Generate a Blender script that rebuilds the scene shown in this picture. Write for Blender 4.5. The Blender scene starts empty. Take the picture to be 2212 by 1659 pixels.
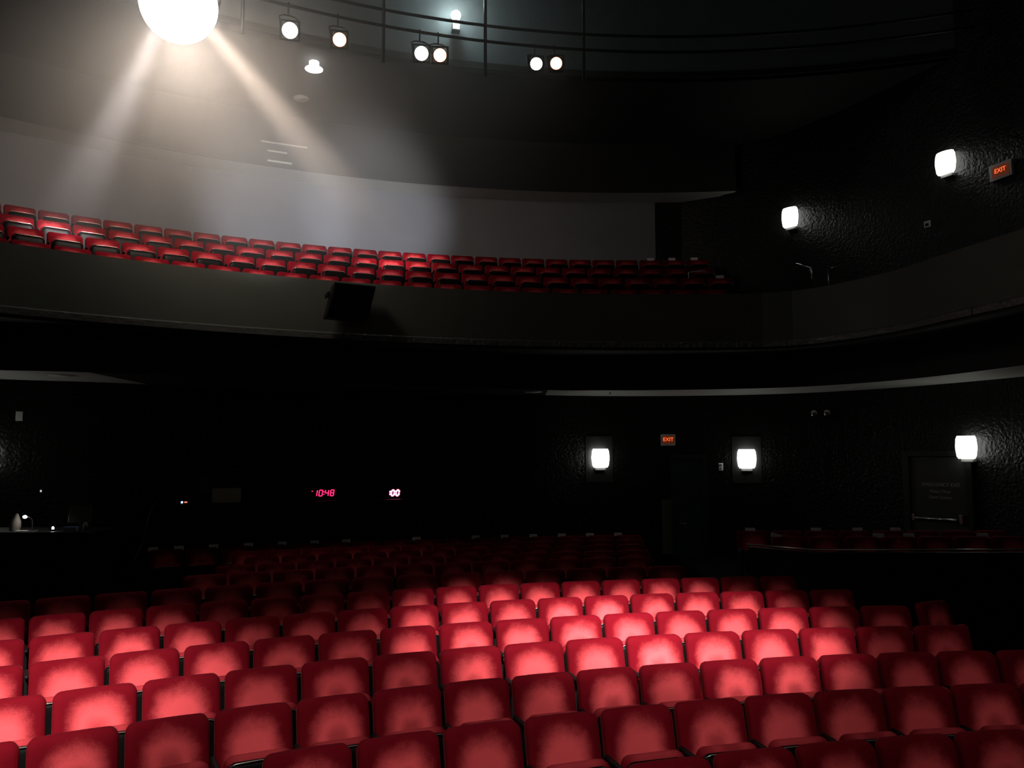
import bpy, bmesh, math, random
from mathutils import Vector, Matrix
sc = bpy.context.scene
col = sc.collection
PI = math.pi
R_ = math.radians

# ------------------------------------------------------------------ camera
EYE = 2.65
PITCH = R_(5.03)
FPX = 1783.0
cam_d = bpy.data.cameras.new('camera')
cam = bpy.data.objects.new('camera', cam_d)
col.objects.link(cam)
cam_d.sensor_fit = 'HORIZONTAL'
cam_d.sensor_width = 36.0
cam_d.lens = FPX * 36.0 / 2212.0
cam_d.clip_start = 0.05
cam_d.clip_end = 200
cam.location = (0, 0, EYE)
cam.rotation_euler = (PI / 2 + PITCH, R_(0.1), 0)
sc.camera = cam

# ------------------------------------------------------------------ world, exposure
w = bpy.data.worlds.new('world')
sc.world = w
w.use_nodes = True
w.node_tree.nodes['Background'].inputs[0].default_value = (0, 0, 0, 1)
w.node_tree.nodes['Background'].inputs[1].default_value = 0
sc.view_settings.view_transform = 'Standard'
sc.view_settings.look = 'None'
sc.view_settings.exposure = 0.0
sc.view_settings.gamma = 1.0
sc.view_settings.use_curve_mapping = False
sc.cycles.use_denoising = True
sc.cycles.max_bounces = 5
sc.cycles.volume_bounces = 0
sc.cycles.sample_clamp_indirect = 4.0
sc.cycles.caustics_reflective = False
sc.cycles.caustics_refractive = False


def lamp(name, kind, loc, energy, color=(1, 1, 1), target=None, size=0.1, angle=40, blend=0.5, parent=None):
    d = bpy.data.lights.new(name, kind)
    d.energy = energy
    d.color = color
    if kind in ('SPOT', 'POINT'):
        d.shadow_soft_size = size
    if kind == 'AREA':
        d.size = size
    if kind == 'SPOT':
        d.spot_size = R_(angle)
        d.spot_blend = blend
    o = bpy.data.objects.new(name, d)
    col.objects.link(o)
    o.location = loc
    if target is not None:
        o.rotation_euler = (Vector(target) - Vector(loc)).to_track_quat('-Z', 'Y').to_euler()
    return o


# stage lighting that throws two pools on the stalls (from over the stage and the first catwalk)
WARM = (1, 0.92, 0.87)
lamp('stalls_pool_light', 'SPOT', (2.2, 0.2, 9.4), 14000, WARM, (0.35, 8.6, 1.0), 0.12, 17, 1.0)
lamp('stalls_pool_light', 'SPOT', (2.6, 0.2, 9.4), 17000, WARM, (1.9, 8.7, 1.0), 0.12, 17, 1.0)
lamp('stalls_pool_light', 'SPOT', (-3.2, -1.0, 8.9), 11500, WARM, (-3.9, 6.35, 0.9), 0.12, 20, 1.0)
lamp('stalls_wash_light', 'SPOT', (-3.0, -1.0, 8.8), 1200, WARM, (-3.6, 5.7, 0.9), 0.3, 29, 0.8)
lamp('stalls_wash_light', 'SPOT', (0.0, -1.0, 8.8), 1700, WARM, (-0.2, 6.5, 0.9), 0.3, 29, 0.8)
lamp('stalls_wash_light', 'SPOT', (2.0, -1.0, 8.8), 700, WARM, (2.7, 7.3, 0.9), 0.3, 27, 0.9)
for tx, tz, pw in ((-5.0, 7.75, 15000), (-2.9, 7.75, 14000)):
    lamp('balcony_wash_light', 'SPOT', (-0.5, -3.0, 3.6), pw, (0.92, 0.94, 1.0), (tx, 17.5, tz), 0.2, 10, 0.9)
lamp('stage_fill_light', 'AREA', (0.0, -5.0, 7.5), 18, (1, 0.97, 0.92), (0, 12, 3.5), size=3.0)  # unseen fill, added to lift tags, signs and the balcony front a little

# ------------------------------------------------------------------ pixels to points
def ray(px, py):
    u = (px - 1106.0) / FPX
    v = -(py - 829.5) / FPX
    return Vector((u, math.cos(PITCH) - math.sin(PITCH) * v, math.sin(PITCH) + math.cos(PITCH) * v))


def at_y(px, py, y):
    d = ray(px, py)
    t = y / d.y
    return Vector((d.x * t, y, EYE + d.z * t))


def at_z(px, py, z):
    d = ray(px, py)
    t = (z - EYE) / d.z
    return Vector((d.x * t, d.y * t, z))


BC = Vector((2.8, -0.08))       # centre of the balcony's curve
def at_r(px, py, r, c=BC):
    d = ray(px, py)
    a = d.x * d.x + d.y * d.y
    b = -2 * (d.x * c.x + d.y * c.y)
    k = c.x * c.x + c.y * c.y - r * r
    t = (-b + math.sqrt(b * b - 4 * a * k)) / (2 * a)
    return Vector((d.x * t, d.y * t, EYE + d.z * t))


def on_wall(px, py, path):
    """where the sight line meets the upright wall standing on PATH, and the wall's facing angle there"""
    d = ray(px, py)
    best = None
    for (x0, y0), (x1, y1) in zip(path, path[1:]):
        ex, ey = x1 - x0, y1 - y0
        den = d.x * ey - d.y * ex
        if abs(den) < 1e-9:
            continue
        t = (x0 * ey - y0 * ex) / den
        s = (x0 * d.y - y0 * d.x) / den
        if t > 0 and -1e-6 <= s <= 1 + 1e-6 and (best is None or t < best[0]):
            best = (t, math.atan2(ey, ex))
    t, ang = best
    return Vector((d.x * t, d.y * t, EYE + d.z * t)), ang


# ------------------------------------------------------------------ materials
def mat(name, base=(0.5, 0.5, 0.5), rough=0.6, metal=0.0, spec=0.5, emit=None, strength=0.0, bump=0.0, bscale=20.0, vary=0.0):
    m = bpy.data.materials.new(name)
    m.use_nodes = True
    nt = m.node_tree
    b = nt.nodes['Principled BSDF']
    b.inputs['Base Color'].default_value = (*base, 1)
    b.inputs['Roughness'].default_value = rough
    b.inputs['Metallic'].default_value = metal
    b.inputs['Specular IOR Level'].default_value = spec
    if emit:
        b.inputs['Emission Color'].default_value = (*emit, 1)
        b.inputs['Emission Strength'].default_value = strength
    if bump or vary:
        tc = nt.nodes.new('ShaderNodeTexCoord')
        n = nt.nodes.new('ShaderNodeTexNoise')
        n.inputs['Scale'].default_value = bscale
        n.inputs['Detail'].default_value = 4
        nt.links.new(tc.outputs['Object'], n.inputs['Vector'])
        if bump:
            bp = nt.nodes.new('ShaderNodeBump')
            bp.inputs['Strength'].default_value = bump
            bp.inputs['Distance'].default_value = 0.03
            nt.links.new(n.outputs['Fac'], bp.inputs['Height'])
            nt.links.new(bp.outputs['Normal'], b.inputs['Normal'])
        if vary:
            mx = nt.nodes.new('ShaderNodeMix')
            mx.data_type = 'RGBA'
            mx.inputs[6].default_value = (*[c * (1 - vary) for c in base], 1)
            mx.inputs[7].default_value = (*[min(1, c * (1 + vary)) for c in base], 1)
            nt.links.new(n.outputs['Fac'], mx.inputs[0])
            nt.links.new(mx.outputs[2], b.inputs['Base Color'])
    return m


def velvet(name, worn=1.0, cz=0.58, rx=0.176, rz=0.215):
    """red plush whose pile is rubbed pale where backs lean"""
    m = bpy.data.materials.new(name)
    m.use_nodes = True
    nt = m.node_tree
    L = nt.links.new
    b = nt.nodes['Principled BSDF']
    b.inputs['Roughness'].default_value = 0.85
    b.inputs['Specular IOR Level'].default_value = 0.08
    b.inputs['Sheen Weight'].default_value = 0.12
    b.inputs['Sheen Roughness'].default_value = 0.35
    b.inputs['Sheen Tint'].default_value = (1.0, 0.22, 0.22, 1)

    def math_(op, a, c=None, clamp=False):
        n = nt.nodes.new('ShaderNodeMath')
        n.operation = op
        n.use_clamp = clamp
        for i, x in enumerate((a, c)):
            if x is None:
                continue
            if isinstance(x, (int, float)):
                n.inputs[i].default_value = x
            else:
                L(x, n.inputs[i])
        return n.outputs[0]

    tc = nt.nodes.new('ShaderNodeTexCoord')
    oi = nt.nodes.new('ShaderNodeObjectInfo')
    sp = nt.nodes.new('ShaderNodeSeparateXYZ')
    L(tc.outputs['Object'], sp.inputs[0])
    rnd = oi.outputs['Random']
    off = nt.nodes.new('ShaderNodeVectorMath')
    off.operation = 'ADD'
    cmb = nt.nodes.new('ShaderNodeCombineXYZ')
    L(math_('MULTIPLY', rnd, 37.0), cmb.inputs[0])
    L(math_('MULTIPLY', rnd, 91.0), cmb.inputs[2])
    L(tc.outputs['Object'], off.inputs[0])
    L(cmb.outputs[0], off.inputs[1])
    n1 = nt.nodes.new('ShaderNodeTexNoise')
    n1.inputs['Scale'].default_value = 7
    n1.inputs['Detail'].default_value = 5
    n1.inputs['Roughness'].default_value = 0.65
    L(off.outputs[0], n1.inputs['Vector'])
    n2 = nt.nodes.new('ShaderNodeTexNoise')
    n2.inputs['Scale'].default_value = 160
    n2.inputs['Detail'].default_value = 2
    L(off.outputs[0], n2.inputs['Vector'])
    r2 = math_('FRACT', math_('MULTIPLY', rnd, 17.31))
    u = math_('DIVIDE', math_('SUBTRACT', sp.outputs[0], math_('MULTIPLY', math_('SUBTRACT', r2, 0.5), 0.05)), rx)
    v = math_('DIVIDE', math_('SUBTRACT', sp.outputs[2], cz), rz)
    u = math_('POWER', math_('ABSOLUTE', u), 2.8)
    v = math_('POWER', math_('ABSOLUTE', v), 2.8)
    rr = math_('POWER', math_('ADD', u, v), 1 / 2.8)
    rr = math_('ADD', rr, math_('MULTIPLY', math_('SUBTRACT', n1.outputs['Fac'], 0.5), 0.5))
    rr = math_('ADD', rr, math_('MULTIPLY', math_('SUBTRACT', n2.outputs['Fac'], 0.5), 0.25))
    mr = nt.nodes.new('ShaderNodeMapRange')
    mr.interpolation_type = 'SMOOTHSTEP'
    mr.inputs['From Min'].default_value = 1.28
    mr.inputs['From Max'].default_value = 0.50
    L(rr, mr.inputs['Value'])
    mask = math_('MULTIPLY', mr.outputs[0], math_('ADD', 0.78, math_('MULTIPLY', rnd, 0.22)))
    mask = math_('MULTIPLY', mask, worn)
    # some seats carry a darker greasy spot in the middle of the worn patch
    rs = nt.nodes.new('ShaderNodeMapRange')
    rs.interpolation_type = 'SMOOTHSTEP'
    rs.inputs['From Min'].default_value = 0.6
    rs.inputs['From Max'].default_value = 0.15
    L(rr, rs.inputs['Value'])
    st = math_('MULTIPLY', rs.outputs[0], math_('GREATER_THAN', r2, 0.55))
    mask = math_('MULTIPLY', mask, math_('SUBTRACT', 1.0, math_('MULTIPLY', st, 0.45)))
    cr = nt.nodes.new('ShaderNodeMix')
    cr.data_type = 'RGBA'
    cr.inputs[6].default_value = (0.128, 0.0010, 0.006, 1)
    cr.inputs[7].default_value = (0.84, 0.098, 0.110, 1)
    L(mask, cr.inputs[0])
    L(cr.outputs[2], b.inputs['Base Color'])
    bp = nt.nodes.new('ShaderNodeBump')
    bp.inputs['Strength'].default_value = 0.35
    bp.inputs['Distance'].default_value = 0.004
    L(n2.outputs['Fac'], bp.inputs['Height'])
    L(bp.outputs['Normal'], b.inputs['Normal'])
    return m


M = dict(
    back=velvet('worn_red_velvet'),
    pan=velvet('red_velvet', 0.35, 0.63, 0.2, 0.05),
    shell=mat('black_plastic', (0.004, 0.0035, 0.0035), 0.4, spec=0.06),
    strip=mat('worn_metal_edge', (0.55, 0.53, 0.48), 0.28, 0.9),
    iron=mat('black_iron', (0.004, 0.004, 0.0045), 0.55, spec=0.25),
    wall=mat('black_wall_paint', (0.004, 0.0042, 0.004), 0.6, spec=0.2, bump=0.2, bscale=9.0),
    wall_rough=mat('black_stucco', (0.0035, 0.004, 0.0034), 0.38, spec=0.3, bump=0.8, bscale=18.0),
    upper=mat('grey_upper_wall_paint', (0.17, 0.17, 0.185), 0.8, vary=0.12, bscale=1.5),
    concrete=mat('grey_block_wall', (0.13, 0.15, 0.16), 0.85, bump=0.3, bscale=5, vary=0.2),
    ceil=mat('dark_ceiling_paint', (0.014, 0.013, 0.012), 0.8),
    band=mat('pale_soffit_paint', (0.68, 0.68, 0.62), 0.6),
    fascia=mat('grey_balcony_paint', (0.078, 0.086, 0.070), 0.7, vary=0.1, bscale=2),
    trim=mat('glossy_grey_trim', (0.10, 0.104, 0.095), 0.2, bump=0.6, bscale=14),
    carpet=mat('dark_carpet', (0.004, 0.0035, 0.0035), 0.95, spec=0.1),
    stage=mat('black_stage_floor', (0.01, 0.01, 0.01), 0.7),
    can=mat('black_lamp_housing', (0.008, 0.008, 0.008), 0.5, spec=0.2),
    pipe=mat('black_pipe', (0.02, 0.02, 0.022), 0.4, 0.3),
    lens=mat('lit_white_lens', (1, 1, 1), 0.3, emit=(1, 0.98, 0.95), strength=7),
    lens_warm=mat('lit_amber_lens', (1, 0.6, 0.3), 0.3, emit=(1, 0.80, 0.58), strength=7),
    amber=mat('amber_gel_rim', (0.8, 0.2, 0.05), 0.4, emit=(1, 0.30, 0.08), strength=0.8),
    flood=mat('blazing_flood_lens', (1, 1, 1), 0.3, emit=(1, 0.95, 0.86), strength=22),
    shade=mat('lit_opal_shade', (1, 1, 1), 0.4, emit=(1, 1, 0.95), strength=4.5),
    bulb=mat('lit_bulb', (1, 1, 1), 0.4, emit=(0.86, 1, 0.97), strength=16),
    white=mat('white_plastic', (0.85, 0.85, 0.80), 0.5),
    paper=mat('white_paper', (0.75, 0.74, 0.70), 0.8),
    tan=mat('tan_paper', (0.5, 0.44, 0.30), 0.85),
    grey=mat('grey_metal', (0.18, 0.18, 0.18), 0.5),
    chrome=mat('polished_metal', (0.7, 0.7, 0.68), 0.25, 1.0),
    door=mat('dark_door_paint', (0.035, 0.038, 0.032), 0.5),
    door_blue=mat('navy_door_paint', (0.02, 0.035, 0.06), 0.5),
    frame=mat('dark_frame_paint', (0.012, 0.013, 0.012), 0.45),
    red_led=mat('red_led', (0.3, 0, 0.02), 0.4, emit=(1, 0.02, 0.12), strength=2.6),
    pink_led=mat('bright_red_led', (0.4, 0, 0.05), 0.4, emit=(1, 0.13, 0.30), strength=9),
    exit_red=mat('red_exit_letters', (0.6, 0.05, 0.02), 0.4, emit=(1, 0.12, 0.03), strength=1.6),
    exit_face=mat('dim_exit_face', (0.12, 0.05, 0.03), 0.5, emit=(0.6, 0.10, 0.03), strength=0.10),
    exit_rim=mat('grey_exit_rim', (0.8, 0.8, 0.74), 0.5),
    led_blue=mat('blue_led', (0.1, 0.2, 1), 0.4, emit=(0.35, 0.5, 1), strength=5),
    led_red=mat('orange_led', (1, 0.2, 0.1), 0.4, emit=(1, 0.2, 0.1), strength=1.6),
    desk_bulb=mat('small_lit_bulb', (1, 1, 1), 0.4, emit=(1, 0.9, 0.85), strength=14),
    cloth=mat('grey_cloth', (0.28, 0.27, 0.23), 0.9),
    cup=mat('blue_plastic', (0.25, 0.35, 0.6), 0.4),
    cable=mat('black_cable', (0.05, 0.045, 0.04), 0.45),
    letter=mat('pale_lettering', (0.35, 0.35, 0.32), 0.7),
    screen=mat('dark_screen', (0.03, 0.04, 0.025), 0.3),
    grille=mat('black_grille', (0.003, 0.0026, 0.0023), 0.9, spec=0.03, bump=0.6, bscale=90),
)


# ------------------------------------------------------------------ mesh helpers
class MB:
    def __init__(self):
        self.bm = bmesh.new()

    def box(self, c, s, rot=None, bevel=0.0, seg=2):
        b = bmesh.new()
        bmesh.ops.create_cube(b, size=1.0)
        for v in b.verts:
            v.co = Vector((v.co.x * s[0], v.co.y * s[1], v.co.z * s[2]))
        if bevel:
            bmesh.ops.bevel(b, geom=b.edges[:], offset=bevel, segments=seg, affect='EDGES', profile=0.5)
        m = Matrix.Translation(Vector(c))
        if rot is not None:
            m = m @ (rot if isinstance(rot, Matrix) else Matrix.Rotation(rot, 4, 'Z'))
        return self._merge(b, m)

    def _merge(self, b, m=None):
        if m is not None:
            b.transform(m)
        me = bpy.data.meshes.new('t')
        b.to_mesh(me)
        b.free()
        self.bm.from_mesh(me)
        bpy.data.meshes.remove(me)
        return self

    def tube(self, pts, r, n=10, closed=False):
        pts = [Vector(p) for p in pts]
        rs = r if isinstance(r, (list, tuple)) else [r] * len(pts)
        b = self.bm
        rings = []
        up = None
        for i, p in enumerate(pts):
            a = pts[max(i - 1, 0)]
            c = pts[min(i + 1, len(pts) - 1)]
            t = (c - a).normalized()
            if up is None:
                up = Vector((0, 0, 1)) if abs(t.z) < 0.9 else Vector((1, 0, 0))
            s = t.cross(up).normalized()
            up = s.cross(t).normalized()
            rings.append([b.verts.new(p + (s * math.cos(2 * PI * k / n) + up * math.sin(2 * PI * k / n)) * rs[i]) for k in range(n)])
        for q, w_ in zip(rings, rings[1:]):
            for k in range(n):
                b.faces.new((q[k], q[(k + 1) % n], w_[(k + 1) % n], w_[k]))
        b.faces.new(rings[0][::-1])
        b.faces.new(rings[-1])
        return self

    def lathe(self, prof, n=24, m=None):
        """PROF: (radius, z) pairs turned about z"""
        b = bmesh.new()
        rings = []
        for r, z in prof:
            if r < 1e-6:
                rings.append([b.verts.new((0, 0, z))])
            else:
                rings.append([b.verts.new((r * math.cos(2 * PI * k / n), r * math.sin(2 * PI * k / n), z)) for k in range(n)])
        for q, w_ in zip(rings, rings[1:]):
            for k in range(n):
                k2 = (k + 1) % n
                if len(q) == 1 and len(w_) == 1:
                    continue
                if len(q) == 1:
                    b.faces.new((q[0], w_[k], w_[k2]))
                elif len(w_) == 1:
                    b.faces.new((q[k], q[k2], w_[0]))
                else:
                    b.faces.new((q[k], q[k2], w_[k2], w_[k]))
        bmesh.ops.recalc_face_normals(b, faces=b.faces[:])
        return self._merge(b, m)

    def prism(self, poly, z0, z1):
        """upright prism on a plan outline"""
        b = bmesh.new()
        lo = [b.verts.new((x, y, z0)) for x, y in poly]
        hi = [b.verts.new((x, y, z1)) for x, y in poly]
        n = len(poly)
        for k in range(n):
            b.faces.new((lo[k], lo[(k + 1) % n], hi[(k + 1) % n], hi[k]))
        b.faces.new(lo[::-1])
        b.faces.new(hi)
        bmesh.ops.recalc_face_normals(b, faces=b.faces[:])
        return self._merge(b)

    def sweep(self, path, prof, closed_prof=True):
        """PROF: (offset outward, z) outline carried along a plan PATH"""
        b = bmesh.new()
        rows = []
        for i, (x, y) in enumerate(path):
            x0, y0 = path[max(i - 1, 0)]
            x1, y1 = path[min(i + 1, len(path) - 1)]
            t = Vector((x1 - x0, y1 - y0)).normalized()
            nrm = Vector((-t.y, t.x))
            rows.append([b.verts.new((x + nrm.x * o, y + nrm.y * o, z)) for o, z in prof])
        n = len(prof)
        for q, w_ in zip(rows, rows[1:]):
            for k in range(n if closed_prof else n - 1):
                b.faces.new((q[k], q[(k + 1) % n], w_[(k + 1) % n], w_[k]))
        if closed_prof:
            b.faces.new(rows[0])
            b.faces.new(rows[-1][::-1])
        bmesh.ops.recalc_face_normals(b, faces=b.faces[:])
        return self._merge(b)

    def build(self, name, material, parent=None, smooth=False, loc=None, rotz=0.0, rot=None):
        me = bpy.data.meshes.new(name)
        self.bm.to_mesh(me)
        self.bm.free()
        mats = material if isinstance(material, (list, tuple)) else [material]
        for m in mats:
            me.materials.append(m)
        if smooth:
            for p in me.polygons:
                p.use_smooth = True
        o = bpy.data.objects.new(name, me)
        col.objects.link(o)
        if parent is not None:
            o.parent = parent
        if loc is not None:
            o.location = loc
        if rot is not None:
            o.rotation_euler = rot
        elif rotz:
            o.rotation_euler = (0, 0, rotz)
        return o


def tag(o, label, cat, group=None, kind=None):
    o['label'] = label
    o['category'] = cat
    if group:
        o['group'] = group
    if kind:
        o['kind'] = kind
    return o


def thing(name, label, cat, loc=(0, 0, 0), rotz=0.0, group=None, rot=None):
    o = bpy.data.objects.new(name, None)
    col.objects.link(o)
    o.empty_display_size = 0.1
    o.location = loc
    o.rotation_euler = rot if rot is not None else (0, 0, rotz)
    return tag(o, label, cat, group)


def struct(o):
    o['kind'] = 'structure'
    return o


KIDS = {}
def copy_tree(o, parent=None):
    c = o.copy()
    col.objects.link(c)
    c.parent = parent
    for ch in [x for x in o.children]:
        copy_tree(ch, c)
    return c


def text(body, size, material, parent, loc, rot=(PI / 2, 0, 0), shear=0.0):
    d = bpy.data.curves.new('lettering', 'FONT')
    d.body = body
    d.size = size
    d.align_x = 'CENTER'
    d.align_y = 'CENTER'
    d.extrude = 0.002
    d.shear = shear
    d.materials.append(material)
    o = bpy.data.objects.new('lettering_curve', d)
    col.objects.link(o)
    dg = bpy.context.evaluated_depsgraph_get()
    me = bpy.data.meshes.new_from_object(o.evaluated_get(dg))
    bpy.data.objects.remove(o)
    o = bpy.data.objects.new('lettering', me)
    col.objects.link(o)
    o.parent = parent
    o.location = loc
    o.rotation_euler = rot
    return o


ORD = ('first second third fourth fifth sixth seventh eighth ninth tenth eleventh twelfth thirteenth fourteenth fifteenth sixteenth '
       'seventeenth eighteenth nineteenth twentieth').split()
def ordinal(n):
    """1-based"""
    if n <= 20:
        return ORD[n - 1]
    if n == 30:
        return 'thirtieth'
    return ('twenty-' if n < 30 else 'thirty-') + ORD[(n % 10) - 1]


def project(p):
    v = Vector(p) - Vector((0, 0, EYE))
    d = math.cos(PITCH) * v.y + math.sin(PITCH) * v.z
    h = -math.sin(PITCH) * v.y + math.cos(PITCH) * v.z
    return 1106 + FPX * v.x / d, 829.5 - FPX * h / d


def arc(r, a0, a1, n, c=BC):
    return [(c.x + r * math.sin(a0 + (a1 - a0) * k / n), c.y + r * math.cos(a0 + (a1 - a0) * k / n)) for k in range(n + 1)]


def smooth_path(pts, n=6):
    P = [Vector(p) for p in pts]
    out = []
    for i in range(len(P) - 1):
        p0, p1, p2, p3 = P[max(i - 1, 0)], P[i], P[i + 1], P[min(i + 2, len(P) - 1)]
        for k in range(n):
            t = k / n
            q = 0.5 * ((2 * p1) + (p2 - p0) * t + (2 * p0 - 5 * p1 + 4 * p2 - p3) * t * t + (3 * p1 - p0 - 3 * p2 + p3) * t ** 3)
            out.append((q.x, q.y))
    out.append((P[-1].x, P[-1].y))
    return out


# ------------------------------------------------------------------ the hall
W_LOW = smooth_path([(-12.0, -3), (-11.2, 4), (-10.4, 9), (-9.4, 12.1), (-8.19, 13.15), (-6.87, 13.75), (-5.9, 14.60), (-3.45, 15.7), (-1.6, 16.35),
                     (0.43, 16.75), (1.87, 17.1), (3.4, 17.1), (5.12, 16.72), (6.4, 15.88), (7.36, 14.62), (8.1, 12.99), (8.55, 11), (8.9, 7), (9.3, -3)])
W_UP = [(-12.6, -3), (-12.2, 5)] + arc(18.75, -0.92, 0.06, 30) + smooth_path([(4.9, 18.1), (5.9, 17.25), (6.7, 16.0), (7.6, 14.15), (8.1, 12.99), (8.55, 11), (8.9, 7), (9.3, -3)])
FASC = arc(14.45, -1.05, 0.11, 40) + smooth_path([(4.85, 14.1), (5.33, 13.62), (5.9, 12.5), (6.2, 11.2), (6.45, 10.1), (6.9, 7.5), (7.3, 4.5)])[0:]
BULK = smooth_path([(-10.6, 9.3), (-8.6, 11.2), (-7.33, 11.75), (-6.4, 12.0), (-4.6, 12.9), (-2.0, 14.3), (0.65, 15.45), (1.7, 15.55), (2.9, 15.5), (4.63, 15.12), (5.78, 14.34), (6.58, 13.07), (7.07, 11.32), (7.5, 8.5), (7.9, 5)])

# stalls floor: raked gently in curved rows, level behind the eighth row
SC = Vector((5.105, -7.937))    # centre of the stalls' curve
ROWR = [13.602, 14.522, 15.437, 16.361, 17.279, 18.198, 19.118, 20.039]
ROWH = [1.789, 1.759, 1.728, 1.694, 1.661, 1.627, 1.591, 1.555]
ROWP = [-0.3121, -0.4899, -0.5338, -0.5225, -0.5315, -0.5318, -0.5325, -0.5285]
ROWS = [0.5646, 0.5638, 0.5496, 0.594, 0.5863, 0.564, 0.5378, 0.5902]
for k in range(5):
    ROWR.append(20.04 + 0.868 * (k + 1))
    ROWH.append(1.527)
    ROWP.append(-0.53)
    ROWS.append(0.56)
SEAT_H = 0.86
def floor_z(r):
    if r <= ROWR[0]:
        return EYE - ROWH[0] - SEAT_H
    for k in range(12):
        if r <= ROWR[k + 1]:
            t = (r - ROWR[k]) / (ROWR[k + 1] - ROWR[k])
            return EYE - SEAT_H - (ROWH[k] + (ROWH[k + 1] - ROWH[k]) * t)
    return EYE - SEAT_H - 1.527

b = MB()
bm = b.bm
rs = [8.0] + [13.0 + 0.46 * k for k in range(34)]
ng = 48
grid = [[bm.verts.new((SC.x + r * math.sin(-1.25 + 1.9 * k / ng), SC.y + r * math.cos(-1.25 + 1.9 * k / ng), floor_z(r) - 0.004)) for k in range(ng + 1)] for r in rs]
for q, w_ in zip(grid, grid[1:]):
    for k in range(ng):
        bm.faces.new((q[k], w_[k], w_[k + 1], q[k + 1]))
struct(b.build('floor', M['carpet']))
struct(MB().box((0, -3.0, 0.475), (22, 10.4, 0.95)).build('floor_stage', M['stage']))

struct(MB().sweep(W_LOW, [(0, -0.2), (0, 4.6), (0.2, 4.6), (0.2, -0.2)]).build('wall_rear_stalls', M['wall_rough']))
NUP = 32
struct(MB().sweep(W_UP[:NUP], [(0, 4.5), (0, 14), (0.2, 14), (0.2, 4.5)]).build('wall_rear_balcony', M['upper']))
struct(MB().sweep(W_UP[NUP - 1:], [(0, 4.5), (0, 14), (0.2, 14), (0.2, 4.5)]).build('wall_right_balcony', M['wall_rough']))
struct(MB().box((-0, -8.2, 7), (28, 0.3, 15)).build('wall_stage', M['wall']))
struct(MB().box((-12.9, 2, 7), (0.3, 20, 15)).build('wall_left', M['wall']))
struct(MB().box((9.6, -5.5, 7), (0.3, 5, 15)).build('wall_right', M['wall']))
struct(MB().box((-1.5, 5.5, 14.1), (24, 29, 0.2)).build('ceiling_grid', M['ceil']))

# balcony: front wall, trim, stepped floor, side arm, soffit, ring of pale ceiling under it
struct(MB().sweep(FASC, [(0, 4.55), (0, 5.50), (0.14, 5.50), (0.14, 4.55)]).build('wall_balcony_front', M['fascia']))
nf = len(FASC)
b = MB()
TRIMP = [(-0.035, 4.545), (-0.035, 4.635), (-0.012, 4.655), (0.005, 4.655), (0.005, 4.545)]
b.sweep(FASC[:-17], TRIMP)
joints = [len(FASC) - 18, len(FASC) - 12, len(FASC) - 6, len(FASC) - 1]
for j0, j1 in zip(joints, joints[1:]):
    seg = [Vector(p) for p in FASC[j0:j1 + 1]]
    d0 = (seg[1] - seg[0]).normalized()
    seg[0] = seg[0] + d0 * 0.018
    b.sweep([(p.x, p.y) for p in seg], TRIMP)
struct(b.build('trim_1', M['trim']))
BROW = [15.2, 16.1, 17.0, 17.9]
BH = [3.09, 3.5, 3.9, 4.3]
BP0 = [-0.7099, -0.7047, -0.7042, -0.4913]
BS = [0.5447, 0.5378, 0.5362, 0.5165]
BZ = [EYE + h - SEAT_H for h in BH]
prof = [(14.52, 4.62), (14.52, BZ[0])]
for k in range(1, 4):
    prof += [(BROW[k] - 0.62, BZ[k - 1]), (BROW[k] - 0.62, BZ[k])]
prof += [(18.9, BZ[3]), (18.9, 4.62)]
b = MB()
bm = b.bm
rows = []
for k in range(41):
    a = -1.05 + 1.17 * k / 40
    rows.append([bm.verts.new((BC.x + r * math.sin(a), BC.y + r * math.cos(a), z)) for r, z in prof])
for q, w_ in zip(rows, rows[1:]):
    for k in range(len(prof)):
        k2 = (k + 1) % len(prof)
        bm.faces.new((q[k], w_[k], w_[k2], q[k2]))
bm.faces.new(rows[0])
bm.faces.new(rows[-1][::-1])
struct(b.build('floor_balcony', M['carpet']))
side = [p for p in FASC[-36:]]
wallside = [p for p in W_UP if p[0] > 4.4 and p[1] > 4.0]
struct(MB().prism([(x + 0.1, y + 0.08) for x, y in side] + [(8.9, 4.5)] + wallside[::-1] + [(4.6, 18.5)], 4.60, BZ[0] - 0.03).build('floor_balcony_side', M['carpet']))
struct(MB().prism(FASC + [(9.2, 4.5)] + [p for p in W_LOW if p[1] > 4.5][::-1] + [(-11.0, 6.5)], 4.50, 4.56).build('ceiling_under_balcony', M['ceil']))
struct(MB().sweep(BULK, [(-0.02, 3.895), (-0.02, 4.5), (0.1, 4.5), (0.1, 3.95), (0.0, 3.95), (0.0, 3.895)]).build('wall_bulkhead', M['ceil']))
bb = [p for p in BULK]
def cut(path, x0, x1):
    """the piece of PATH between two x positions, ends included"""
    out = []
    for (xa, ya), (xb, yb) in zip(path, path[1:]):
        if ya < 4.9 and yb < 4.9:
            continue
        for x in (x0, x1):
            if xa < x <= xb and x == x0:
                out.append((x, ya + (yb - ya) * (x - xa) / (xb - xa)))
        if x0 < xb <= x1:
            out.append((xb, yb))
        if xa < x1 < xb:
            out.append((x1, ya + (yb - ya) * (x1 - xa) / (xb - xa)))
    return out
for x0, x1, m_ in ((-11.3, -6.25, 'band'), (-6.25, 0.68, 'ceil'), (0.68, 9.4, 'band')):  # middle stretch coloured dark so it looks unlit between the lamps
    struct(MB().prism(cut(bb, x0, x1) + cut(W_LOW, x0, x1)[::-1], 3.90, 3.94).build('ceiling_ring', M[m_]))

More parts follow.
